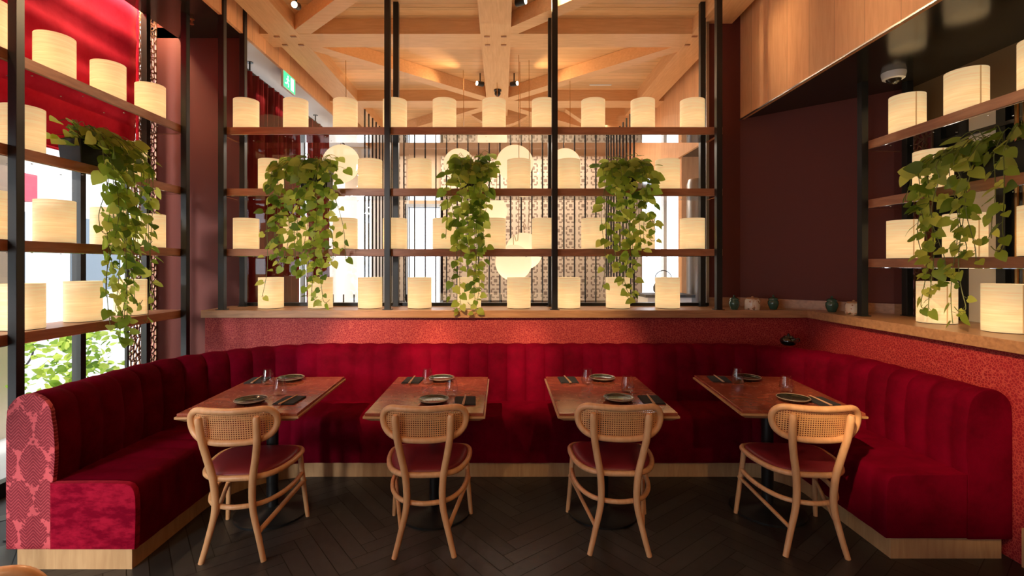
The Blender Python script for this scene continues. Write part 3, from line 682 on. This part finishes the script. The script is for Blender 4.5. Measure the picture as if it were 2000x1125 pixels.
def plant(label, loc, face, seed, strands, pot, crown=34, size=.075, cw=.16, chh=.10):
    """local x along the shelf, local -y towards the room; loc is the foot of the pot"""
    random.seed(seed); t = thing('potted_pothos', label, 'plant', loc, face)
    pw, pd, ph = pot
    mb = MB(); mb.add([(-pw / 2 * .9, -pd / 2 * .9, 0), (pw / 2 * .9, -pd / 2 * .9, 0), (pw / 2 * .9, pd / 2 * .9, 0), (-pw / 2 * .9, pd / 2 * .9, 0), (-pw / 2, -pd / 2, ph), (pw / 2, -pd / 2, ph), (pw / 2, pd / 2, ph), (-pw / 2, pd / 2, ph)],
                      [(0, 3, 2, 1), (0, 1, 5, 4), (1, 2, 6, 5), (2, 3, 7, 6), (3, 0, 4, 7), (4, 5, 6, 7)])
    mb.build('pot', 'pot', t, bevel=.006)
    fo = MB(); stm = MB()
    for k in range(crown):
        a = random.uniform(0, 2 * math.pi); r0 = random.uniform(.2, 1); x = math.cos(a) * pw * .4 * r0; y = math.sin(a) * pd * .4 * r0
        ex = x + math.cos(a) * random.uniform(.02, cw); ey = y + math.sin(a) * random.uniform(.01, .07) - .03; ez = ph + random.uniform(-.06, chh)
        pts = cr([(x, y, ph - .01), ((x + ex) / 2, (y + ey) / 2, ez + .03), (ex, ey, ez)], 4); stm.tube(pts, .0022, 4)
        leaf(fo, pts[-1], (math.cos(a) + random.uniform(-.6, .6), math.sin(a) * .5 - .35, random.uniform(-.9, .1)), (random.uniform(-.4, .4), -.6, .8), size * random.uniform(.8, 1.25))
    for (u0, u1, zend, dens) in strands:
        sx = max(-pw / 2, min(pw / 2, u0 * .7)); yf = -.20 - random.uniform(0, .07); zt = ph + random.uniform(.0, .05)
        pts = [(sx, -.02, ph - .01), (sx + (u0 - sx) * .5, yf * .55, zt + .03), (u0, yf, ph - .06)]
        z = ph - .06; nseg = max(2, int((z - zend) / .09)); ph_ = random.uniform(0, 6); am = random.uniform(.008, .03)
        for i in range(1, nseg + 1):
            f = i / nseg; zz = z + (zend - z) * f
            pts.append((u0 + (u1 - u0) * f + am * math.sin(ph_ + f * 7), yf + .02 * math.sin(ph_ * 2 + f * 5), zz))
        if random.random() < .45:
            e = pts[-1]; sg = random.choice((-1, 1)); pts += [(e[0] + sg * .03, e[1] - .01, e[2] - .02), (e[0] + sg * .06, e[1] - .01, e[2] + .005)]
        cp = cr(pts, 4); stm.tube(cp, .0024, 5)
        acc = 0; nxt = .03; sgn = 1
        for i in range(1, len(cp)):
            acc += (cp[i] - cp[i - 1]).length
            while acc > nxt:
                nxt += random.uniform(.040, .072) / dens; sgn = -sgn
                p = cp[i]; dr = Vector((sgn * random.uniform(.4, 1), random.uniform(-.8, .2), random.uniform(-1.0, -.1)))
                pe = p + dr.normalized() * random.uniform(.015, .04); stm.tube([p, pe], .0014, 3)
                f = 1 - .35 * (i / len(cp))
                leaf(fo, pe, (dr.x, dr.y, dr.z * .6 - random.uniform(-.2, .8)), (random.uniform(-.9, .9), -1, random.uniform(0, 1.3)), size * 1.08 * f * random.uniform(.65, 1.25))
    stm.build('vines', 'stem', t, smooth=True); fo.build('foliage', 'leaf', t, smooth=True)
    return t
plant('pothos trailing from the left black planter on the back unit, over the maroon curtain side', (-1.68, 4.42, 2.227), 0, 11,
      [(-.30, -.27, -.42, 1.1), (-.24, -.22, -.62, 1), (-.18, -.17, -.68, 1.1), (-.12, -.02, -.85, 1), (-.06, -.08, -.70, 1), (.02, .06, -.95, 1), (.05, .12, -.98, 1), (.10, .03, -.8, 1), (.16, .13, -.75, 1),
       (.2, .2, -.62, 1), (.22, .36, -.62, .8), (-.28, -.38, -.95, .55), (.0, -.02, -.75, 1), (-.22, -.28, -.55, 1)], (.26, .16, .20), 34, .082, .20)
plant('pothos trailing from the middle planter of the back unit, its tips past the ledge', (-.27, 4.42, 2.227), 0, 23,
      [(-.20, -.2, -.45, .8), (-.14, -.14, -.95, .8), (-.08, -.08, -1.05, 1), (-.02, .0, -.7, 1), (.04, .03, -.9, 1), (.10, .04, -1.08, 1.1), (.13, .12, -.5, 1), (.0, .06, -1.0, 1.1), (-.06, -.1, -.5, 1), (.16, .08, -.3, 1), (.06, .08, -.6, 1)],
      (.20, .16, .19), 34, .085, .17, .13)
plant('pothos trailing from the right planter of the back unit', (1.10, 4.42, 2.227), 0, 37,
      [(-.22, -.2, -.45, 1), (-.16, -.12, -.65, 1), (-.08, -.08, -.55, 1.1), (0, -.05, -.85, 1), (.06, .02, -.95, .9), (.10, .08, -.6, 1), (.16, .12, -.5, 1), (.2, .22, -.28, 1), (.0, .05, -.7, 1.1), (-.1, -.02, -.9, .9), (.12, .2, -.45, .8), (-.2, -.24, -.9, .4)],
      (.22, .16, .19), 38, .085, .20, .12)
plant('sunlit pothos trailing from the planter on the left unit by the street window', (-2.93, 3.46, 2.233), R(90), 41,
      [(-.22, -.18, -.45, 1), (-.12, -.14, -.9, .9), (-.06, -.08, -1.12, .9), (0, .0, -1.2, .9), (.05, .02, -1.25, .8), (.10, .12, -.95, .8), (.16, .15, -.55, 1), (.22, .22, -.98, .5), (.3, .26, -1.1, .6), (.26, .25, -.5, .9), (-.02, -.04, -.6, 1), (-.1, -.02, -1.0, 1.1), (.08, .04, -1.2, 1), (.02, .1, -.8, 1.1), (.2, .12, -.7, 1), (-.16, -.1, -.7, 1)],
      (.34, .16, .18), 40, .082, .26)
plant('pothos trailing from the long black planter on the right-hand unit', (2.94, 2.80, 2.05), R(-90), 53,
      [(-.36, -.34, -.62, 1), (-.32, -.28, -.75, .8), (-.26, -.22, -.8, .9), (-.2, -.18, -.55, 1), (-.14, -.12, -.85, .8), (-.06, -.06, -.4, .9), (.0, .0, -.5, .9), (.1, .1, -.35, .9), (.2, .2, -.4, .9), (-.42, -.45, -.05, .8), (-.3, -.32, -.3, 1), (-.1, -.02, -.75, .9)],
      (.5, .17, .19), 44, .082, .20)

# ------------------------------------------------------------------ jars and the black pot
def jar(name, prof, lid, m, loc, label, cat, s=1.0, lidm=None):
    t = thing(name, label, cat, loc)
    MB().lathe([(a * s, z * s) for a, z in prof], n=32).build('body', m, t, smooth=True)
    MB().lathe([(a * s, z * s) for a, z in lid], n=28).build('lid', lidm or m, t, smooth=True); return t
gp = [(0, 0), (.026, 0), (.030, .006), (.040, .030), (.046, .052), (.043, .072), (.034, .082), (.033, .086), (0, .086)]
gl = [(0, .086), (.040, .086), (.040, .092), (.028, .104), (.012, .110), (.006, .113), (.009, .120), (.005, .127), (0, .128)]
wp = [(0, 0), (.056, 0), (.060, .006), (.062, .03), (.062, .078), (.056, .090), (.050, .094), (0, .094)]
wl = [(0, .094), (.050, .094), (.050, .102), (.044, .106), (.012, .108), (.008, .116), (.004, .120), (0, .12)]
jar('ginger_jar', gp, gl, 'green_gl', (2.04, 4.27, 1.16), 'small green lidded jar on the ledge beside the back unit post', 'jar')
jar('tea_caddy', wp, wl, 'jar', (2.20, 4.27, 1.16), 'painted cream jar on the ledge between two green jars', 'jar', 1.0, 'ledge')
jar('ginger_jar', gp, gl, 'green_gl', (2.40, 4.30, 1.16), 'small green lidded jar on the ledge to the right of the painted cream jar', 'jar')
jar('ginger_jar', gp, gl, 'green_gl', (2.755, 4.06, 1.16), 'small green lidded jar in the ledge corner beside the right-hand unit', 'jar', 1.05)
jar('tea_caddy', wp, wl, 'jar', (2.80, 3.87, 1.16), 'cream jar against the post of the right-hand unit', 'jar', .95, 'ledge')
tr_ = MB().lathe([(0, 0), (.10, 0), (.105, .004), (0, .004)], n=32).build('tray', 'whitepl', smooth=True, loc=(2.12, 4.275, 1.1602)); 
bpy.data.objects.remove(tr_)
tp = jar('squat_pot', [(0, 0), (.035, 0), (.055, .012), (.066, .034), (.060, .056), (.045, .068), (0, .07)], [(0, .068), (.040, .068), (.036, .078), (.01, .084), (.008, .09), (.011, .096), (0, .1)], 'black_gl', (2.37, 4.02, .888),
         'glossy black lidded pot sitting on top of the banquette corner', 'pot')
MB().tube(cr([(.058, 0, .05), (.085, 0, .055), (.09, 0, .035), (.062, 0, .02)], 4), .005, 8).build('handle', 'black_gl', tp, smooth=True)

# ------------------------------------------------------------------ ceiling fixtures
def fixture(loc, tgt, label, power, size=55):
    t = thing('ceiling_spotlight', label, 'spotlight', loc); d = (Vector(tgt) - Vector(loc)).normalized()
    MB().tube([(0, 0, 0), (0, 0, ZC - loc[2])], .008, 8).build('stem', 'black', t, smooth=True)
    a, b_ = -d * .05, d * .05
    MB().tube([a, a * .9, b_], [.022, .032, .032], 16).build('housing', 'black', t, smooth=True)
    MB().tube([b_, b_ * 1.04], [.027, .026], 16).build('lens', M['bulbs'], t, smooth=True)
    sp_ = spot('spot', Vector(loc) + d * .06, tgt, power, WARM, size, .7, .03); sp_.name = 'spot'
M['bulbs'] = plain('spot_lens', (1, .9, .7), .3, emis=(1, .8, .55), es=14)
fixture((-1.86, 4.40, 3.90), (-1.6, .8, 2.6), 'black ceiling spotlight in the left beam bay, shining towards the room', 260, 90)
fixture((.17, 4.40, 3.93), (1.9, 3.4, 3.85), 'black ceiling spotlight to the right of the centre beam, nearest', 130, 70)
fixture((-.28, 6.3, 3.90), (-2.1, 4.95, 3.72), 'far ceiling spotlight left of the dome camera', 50, 70)
fixture((.16, 6.3, 3.90), (2.0, 4.95, 3.72), 'far ceiling spotlight right of the dome camera', 50, 70)
def sprinkler(loc, label):
    t = thing('fire_sprinkler', label, 'sprinkler', loc)
    MB().lathe([(0, 0), (.022, 0), (.022, -.004), (.008, -.008), (.006, -.03), (0, -.03)], n=14).build('body', 'brass', t, smooth=True)
    MB().lathe([(0, -.045), (.018, -.045), (.018, -.042), (0, -.042)], n=14).build('deflector', 'brass', t, smooth=True)
    MB().tube([(-.01, 0, -.02), (-.013, 0, -.035), (0, 0, -.043), (.013, 0, -.035), (.01, 0, -.02)], .002, 5).build('yoke', 'brass', t)
sprinkler((-1.16, 6.4, ZC), 'ceiling sprinkler in the far bay left of the centre beam')
sprinkler((1.05, 6.4, ZC), 'ceiling sprinkler in the far bay right of the centre beam')
sprinkler((-2.76, 4.33, 3.74), 'ceiling sprinkler on the dark soffit in the left corner')
t = thing('dome_camera', 'small black dome camera under the far centre beam', 'camera', (-.055, 6.46, 3.879))
MB().lathe([(0, 0), (.05, 0), (.05, -.02), (.03, -.03), (0, -.03)], n=20).build('mount', 'black', t, smooth=True)
MB().lathe([(0, -.09), (.02, -.085), (.038, -.065), (.042, -.045), (.036, -.03), (0, -.03)], n=20).build('dome', 'black', t, smooth=True)
t = thing('dome_camera', 'white dome camera on the dark soffit beside the right-hand unit', 'camera', (2.86, 3.55, 2.955))
MB().lathe([(0, 0), (.075, 0), (.075, -.012), (.068, -.045), (.06, -.05), (0, -.05)], n=28).build('housing', 'whitepl', t, smooth=True)
MB().lathe([(0, -.085), (.02, -.082), (.04, -.068), (.048, -.05), (0, -.05)], n=24).build('dome', 'dark', t, smooth=True)
t = box(-.15, .15, -.02, .02, -.006, 0).build('ceiling_vent', 'whitepl', loc=(1.36, 6.7, ZC)); tag(t, 'slim white slot vent in the far ceiling bay', 'vent')
# exit sign
t = thing('exit_sign', 'green running-man exit sign under the left soffit beyond the glass', 'sign', (-2.44, 5.56, 3.54))
GR = plain('exit_green', (.02, .5, .2), .4, emis=(.05, .9, .4), es=1.1); WH = plain('exit_white', (.8, .9, .85), .4, emis=(.8, 1, .9), es=1.3)
box(-.012, .012, -.16, .16, 0, .19).build('case', 'whitepl', t, bevel=.003)
box(.0125, .015, -.15, .15, .01, .18).build('face', GR, t)
mb = MB()
mb.cur = 0
mb.box(.015, .0165, .03, .11, .025, .165); 
mb.build('door_symbol', WH, t)
mb = MB(); mb.lathe([(0, -.001), (.014, -.001), (.014, .001), (0, .001)], (.0165, -.045, .145), 12, 'x')
for p, q in (((-.05, .125), (-.06, .085)), ((-.05, .12), (-.02, .105)), ((-.052, .12), (-.085, .105)), ((-.06, .085), (-.03, .06)), ((-.03, .06), (-.035, .03)), ((-.06, .085), (-.085, .055)), ((-.085, .055), (-.12, .055))):
    mb.tube([(.0165, p[0], p[1]), (.0165, q[0], q[1])], .0065, 6)
mb.build('running_figure', WH, t)
for y in (-.1, .1): MB().tube([(0, y, .19), (0, y, .2)], .004, 6).build('hanger', 'black', t)

# ------------------------------------------------------------------ the room beyond the glass
fw = 9.0
def wallbox(x0, x1, z0, z1, name='wall_far', m='cream', y=fw): return struct(box(x0, x1, y, y + .1, z0, z1).build(name, m))
wallbox(-3.45, -2.9, 0, 3.74, m='palewall'); wallbox(-2.9, -1.72, 2.75, ZC, m='cream'); wallbox(-2.42, -1.72, 0, 2.75, m='palewall'); wallbox(-2.9, -2.68, 0, 2.75, m='palewall'); wallbox(-1.72, -1.14, 2.62, ZC); wallbox(-1.14, 2.6, 0, ZC); wallbox(2.6, 3.4, 2.85, 3.05)
ms = box(-1.12, 2.55, fw - .06, fw - .03, .9, 3.55).build('meander_screen', 'meander'); tag(ms, 'wide cream meander-patterned screen on the far wall beyond the glass', 'screen')
ms2 = box(-2.0, -1.76, fw - .06, fw - .03, .9, 3.55).build('meander_screen', 'meander'); tag(ms2, 'narrow meander-patterned strip left of the far doorway', 'screen')
df_ = MB(); df_.box(-1.78, -1.72, fw - .06, fw + .1, 0, 2.68); df_.box(-1.14, -1.08, fw - .06, fw + .1, 0, 2.68); df_.box(-1.72, -1.14, fw - .06, fw + .1, 2.62, 2.68)
d1 = struct(df_.build('door_1', plain('door_frame_blue', (.45, .5, .56), .4))); box(-1.72, -1.14, fw + .03, fw + .035, 0, 2.62).build('pane', 'glass', d1)
d2 = MB(); d2.box(2.98, 3.04, fw - .05, fw + .1, 0, 2.9); d2.box(3.4, 3.46, fw - .05, fw + .1, 0, 2.9); d2 = struct(d2.build('door_2', 'palewall')); box(3.04, 3.4, fw + .03, fw + .035, 0, 2.85).build('pane', 'glass', d2)
struct(box(2.33, 2.62, 6.3, 6.42, 0, 2.955).build('wall_far_right', 'fascia'))
struct(box(XR + .15, XR + .25, YB, fw, 0, 3.0).build('wall_far_side', 'palewall'))
st_ = thing('steel_column', 'tall dark steel cylinder standing by the timber wall beyond the glass', 'column', (2.36, 5.85, 0))
MB().lathe([(0, 0), (.13, 0), (.13, 2.52), (.11, 2.58), (0, 2.58)], n=28).build('shaft', 'steel', st_, smooth=True)
# bench with an iron kettle, seen low on the right
kt = thing('tea_kettle', 'dark iron kettle with a hoop handle beyond the glass on the right', 'kettle', (1.86, 5.6, 1.22))
MB().lathe([(0, 0), (.08, 0), (.11, .03), (.115, .08), (.09, .13), (.04, .15), (0, .155)], n=24).build('body', 'darkmatte', kt, smooth=True)
MB().tube(cr([(-.09, 0, .11), (-.085, 0, .22), (0, 0, .27), (.085, 0, .22), (.09, 0, .11)], 4), .005, 6).build('handle', 'black', kt, smooth=True)
MB().tube([(.1, 0, .06), (.15, 0, .1), (.165, 0, .13)], [.02, .012, .01], 8).build('spout', 'darkmatte', kt, smooth=True)
cn = thing('side_counter', 'low pale counter carrying the iron kettle beyond the glass', 'counter', (1.9, 5.6, 0))
box(-.3, .25, -.2, .25, 1.19, 1.22).build('top', 'darkmatte', cn); box(-.27, .22, -.17, .22, 0, 1.19).build('body', 'palewall', cn)
# rod screen
rs = thing('rod_screen', 'cage of slim dark vertical rods standing in the room beyond the glass', 'screen', (0, 0, 0))
pts = [(-1.45, 5.15 + .155 * i) for i in range(9)] + [(-1.45 + .1425 * i, 6.5) for i in range(21)] + [(1.40, 5.15 + .155 * i) for i in range(9)]
for (x, y) in pts: MB().tube([(x, y, 0), (x, y, 3.2)], .010, 6).build('rod', 'darkmatte', rs, smooth=True)
mb = MB(); mb.box(-1.47, -1.43, 5.1, 6.52, .96, 1.0); mb.box(-1.47, 1.42, 6.48, 6.52, .96, 1.0); mb.box(1.38, 1.42, 5.1, 6.52, .96, 1.0); mb.build('rail', 'black', rs)
mb = MB(); mb.box(-2.0, 1.3, 4.98, 5.02, 1.12, 1.155)
rl_ = thing('stub_rail', 'low black rail with short upright pegs just beyond the glass', 'rail', (0, 0, 0)); mb.build('bar', 'black', rl_)
for i in range(31):
    if i in (12, 13, 22, 23, 24): continue
    x = -1.95 + .108 * i; MB().tube([(x, 5.0, 1.155), (x, 5.0, 1.25)], .008, 6).build('peg', 'black', rl_)
for x in (-1.9, 0, 1.2): box(x - .02, x + .02, 4.98, 5.02, 0, 1.12).build('post', 'black', rl_)
# paper disc lanterns
def disc(x, y, z, r, label, wire=True):
    t = thing('paper_lantern', label, 'lantern', (x, y, z), 0, 'paper lanterns beyond the glass')
    MB().lathe([(0, -.05), (r * .5, -.045), (r * .85, -.025), (r, 0), (r * .85, .025), (r * .5, .045), (0, .05)], n=40, axis='y').build('shade', 'paper', t, smooth=True)
    MB().tube(cr([(0, 0, r * .98), (0, 0, r + .12), (.06, 0, r + .2), (.06, 0, ZC - z)], 4) if wire else [(0, 0, r * .98), (0, 0, ZC - z)], .004, 6).build('wire', 'brass', t, smooth=True)
disc(.16, 5.95, 2.80, .225, 'round glowing paper lantern beyond the glass, level with the second shelf')
disc(.80, 6.15, 2.83, .20, 'round paper lantern mostly hidden behind a lamp right of the centre')
disc(-.12, 6.2, 2.24, .19, 'round paper lantern peeping out behind the middle trailing plant')
disc(.27, 5.9, 1.72, .225, 'upper of the two overlapping paper lanterns low in the centre')
disc(.14, 5.75, 1.58, .215, 'lower of the two overlapping paper lanterns low in the centre')
disc(-1.92, 5.8, 2.76, .23, 'round paper lantern behind the left trailing plant')
disc(-.55, 6.2, 2.85, .19, 'paper lantern behind the leaves left of the middle planter')
# curtains
def curtain(y0, y1, x, label, z0=.05, z1=3.62):
    mb = MB(); n = int((y1 - y0) / .012)
    for i in range(n + 1):
        y = y0 + (y1 - y0) * i / n; xx = x + .05 * math.sin(i * .62) + .012 * math.sin(i * 1.7)
        for j in range(7): z = z0 + (z1 - z0) * j / 6; mb.v.append((xx + .01 * math.sin(i * .3 + j), y, z))
    for i in range(n):
        for j in range(6): k = i * 7 + j; mb.f.append((k, k + 7, k + 8, k + 1)); mb.mi.append(0)
    o = mb.build('curtain', 'curtain', smooth=True); s = o.modifiers.new('t', 'SOLIDIFY'); s.thickness = .006
    return tag(o, label, 'curtain', 'maroon curtains beyond the glass')
curtain(5.05, 6.5, -2.72, 'deep maroon curtain hanging nearest the glass on the left')
curtain(6.85, 7.6, -2.72, 'shorter-looking maroon curtain hanging farther back on the left')
cr_ = thing('curtain_rail', 'black curtain rail hung from the soffit beyond the glass', 'rail', (-2.72, 5, 3.64))
MB().tube([(0, 0, 0), (0, 3.4, 0)], .012, 8).build('rail', 'black', cr_, smooth=True)
for y in (.25, 2.1, 3.2):
    MB().tube([(0, y, 0), (0, y, .1)], .009, 8).build('drop_rod', 'black', cr_); MB().lathe([(0, .094), (.035, .094), (.035, .1), (0, .1)], (0, y, 0), 14).build('rosette', 'black', cr_)
# far left windows
wf = MB(); 
for y in (4.75, 5.9, 7.05, 8.2): wf.box(XL - .04, XL + .03, y - .03, y + .03, 0, 3.74)
wf.box(XL - .04, XL + .03, 4.7, 9, 0, .3); wo = wf.build('window_4', 'black'); struct(wo); box(XL - .006, XL + .004, 4.75, 9, .3, 3.74).build('pane', 'glass', wo)

# added fill lights, and spotlights over the unseen half of this room
area('far_fill', (-.1, 8.0, 3.7), (0, -.1, -1), 3.5, 1.4, 120, (1, .86, .7))  # fill light without a fixture, added to brighten the far room
for i, (x, tgt, pw, sz) in enumerate(((-1.9, (-1.0, 3.97, .80), 1500, 14.5), (-1.1, (-.2, 3.97, .80), 1500, 14.5), (-.3, (.6, 3.97, .80), 1100, 14.5), (-.9, (2.44, 3.0, .76), 1500, 17))):
    fixture((x, -.6, 3.85), tgt, 'black ceiling spotlight over the dining side, %s from the street window' % ORD[i], pw, sz)
for i, (x, tx) in enumerate(((-1.6, -1.1), (.9, .9))):  # two spotlights added behind the camera to brighten the chairs
    fixture((x, -2.7, 3.85), (tx, 2.5, .45), 'unseen spotlight added to brighten the chairs, %s from the street window' % ORD[i], 160, 26)
area('ceiling_fill_far', (-.1, 6.6, .85), (0, 0, 1), 3.4, 3.0, 66, (1, .78, .54))  # upward fill added to brighten the far ceiling, no lamp stands here
area('ceiling_fill_near', (0, -1.6, .85), (0, 0, 1), 3.4, 2.4, 78, WARM)  # unseen upward fill behind the camera, added to brighten the near ceiling
# ------------------------------------------------------------------ the street outside on the left
tag(box(-16, XL - .1, -14, 22, -.2, -.12).build('pavement', 'pavement'), 'pale sunlit pavement outside the street window', 'pavement', kind='structure')
fc = thing('building', 'pale building across the street seen through the left window', 'building', (-11, 5, -.12))
box(-.4, 0, -14, 14, 0, 9).build('wall', 'facade', fc)
for i in range(9):
    for z0 in (1.0, 4.2): box(0, .03, -12.2 + 2.8 * i, -10.6 + 2.8 * i, z0, z0 + 1.9).build('window', 'facade_win', fc)
box(0, .5, 1.0, 6.0, 3.1, 3.7).build('sign_board', 'redsign', fc)
tag(box(-5.1, -4.8, 4.4, 4.75, -.12, 4.5).build('stone_pillar', 'pillar'), 'beige stone pillar outside behind the trailing plant', 'pillar')
def bike(loc, rz, label):
    t = thing('bicycle', label, 'bicycle', loc, rz, 'bicycles parked outside')
    for x in (-.52, .52):
        wv = MB().tube([(x + .33 * math.cos(a), 0, .34 + .33 * math.sin(a)) for a in [2 * math.pi * k / 28 for k in range(28)]], .014, 6, True)
        for k in range(10): a = 2 * math.pi * k / 10; wv.tube([(x, 0, .34), (x + .32 * math.cos(a), 0, .34 + .32 * math.sin(a))], .002, 3)
        wv.build('wheel', 'tyre', t, smooth=True)
    f = MB()
    for p, q in (((-.52, .34), (-.1, .3)), ((-.1, .3), (-.2, .85)), ((-.52, .34), (-.17, .75)), ((-.17, .75), (.33, .78)), ((-.1, .3), (.35, .7)), ((.52, .34), (.3, .95))):
        f.tube([(p[0], 0, p[1]), (q[0], 0, q[1])], .015, 6)
    f.build('frame', 'bike', t, smooth=True)
    MB().tube(cr([(.2, -.25, .98), (.3, -.1, .98), (.3, .1, .98), (.2, .25, .98)], 4), .012, 6).build('handlebar', 'tyre', t); box(-.32, -.08, -.06, .06, .85, .9).build('saddle', 'tyre', t, bevel=.015)
bike((-7.0, 6.1, -.12), R(100), 'blue bicycle parked outside, nearer the pillar'); bike((-7.6, 6.9, -.12), R(80), 'blue bicycle parked outside, farther along the street')
random.seed(77)
for i, (x, y, wd, ht) in enumerate(((-4.3, 3.4, .9, .85), (-4.3, 4.9, .7, .8))):
    t = thing('hedge_planter', ('leafy planter outside the street window, nearer the camera', 'leafy planter outside the street window, nearer the corner')[i], 'planter', (x, y, -.12), 0, 'planters outside')
    box(-.25, .25, -wd / 2, wd / 2, 0, .35).build('trough', 'palewall', t)
    fo = MB()
    for k in range(420):
        p = Vector((random.uniform(-.3, .3), random.uniform(-wd / 2, wd / 2), .35 + random.uniform(0, ht - .1)))
        leaf(fo, p, (random.uniform(-1, 1), random.uniform(-1, 1), random.uniform(-.5, 1)), (random.uniform(-1, 1), random.uniform(-1, 1), 1), random.uniform(.05, .09))
    fo.build('foliage', 'leaf', t)
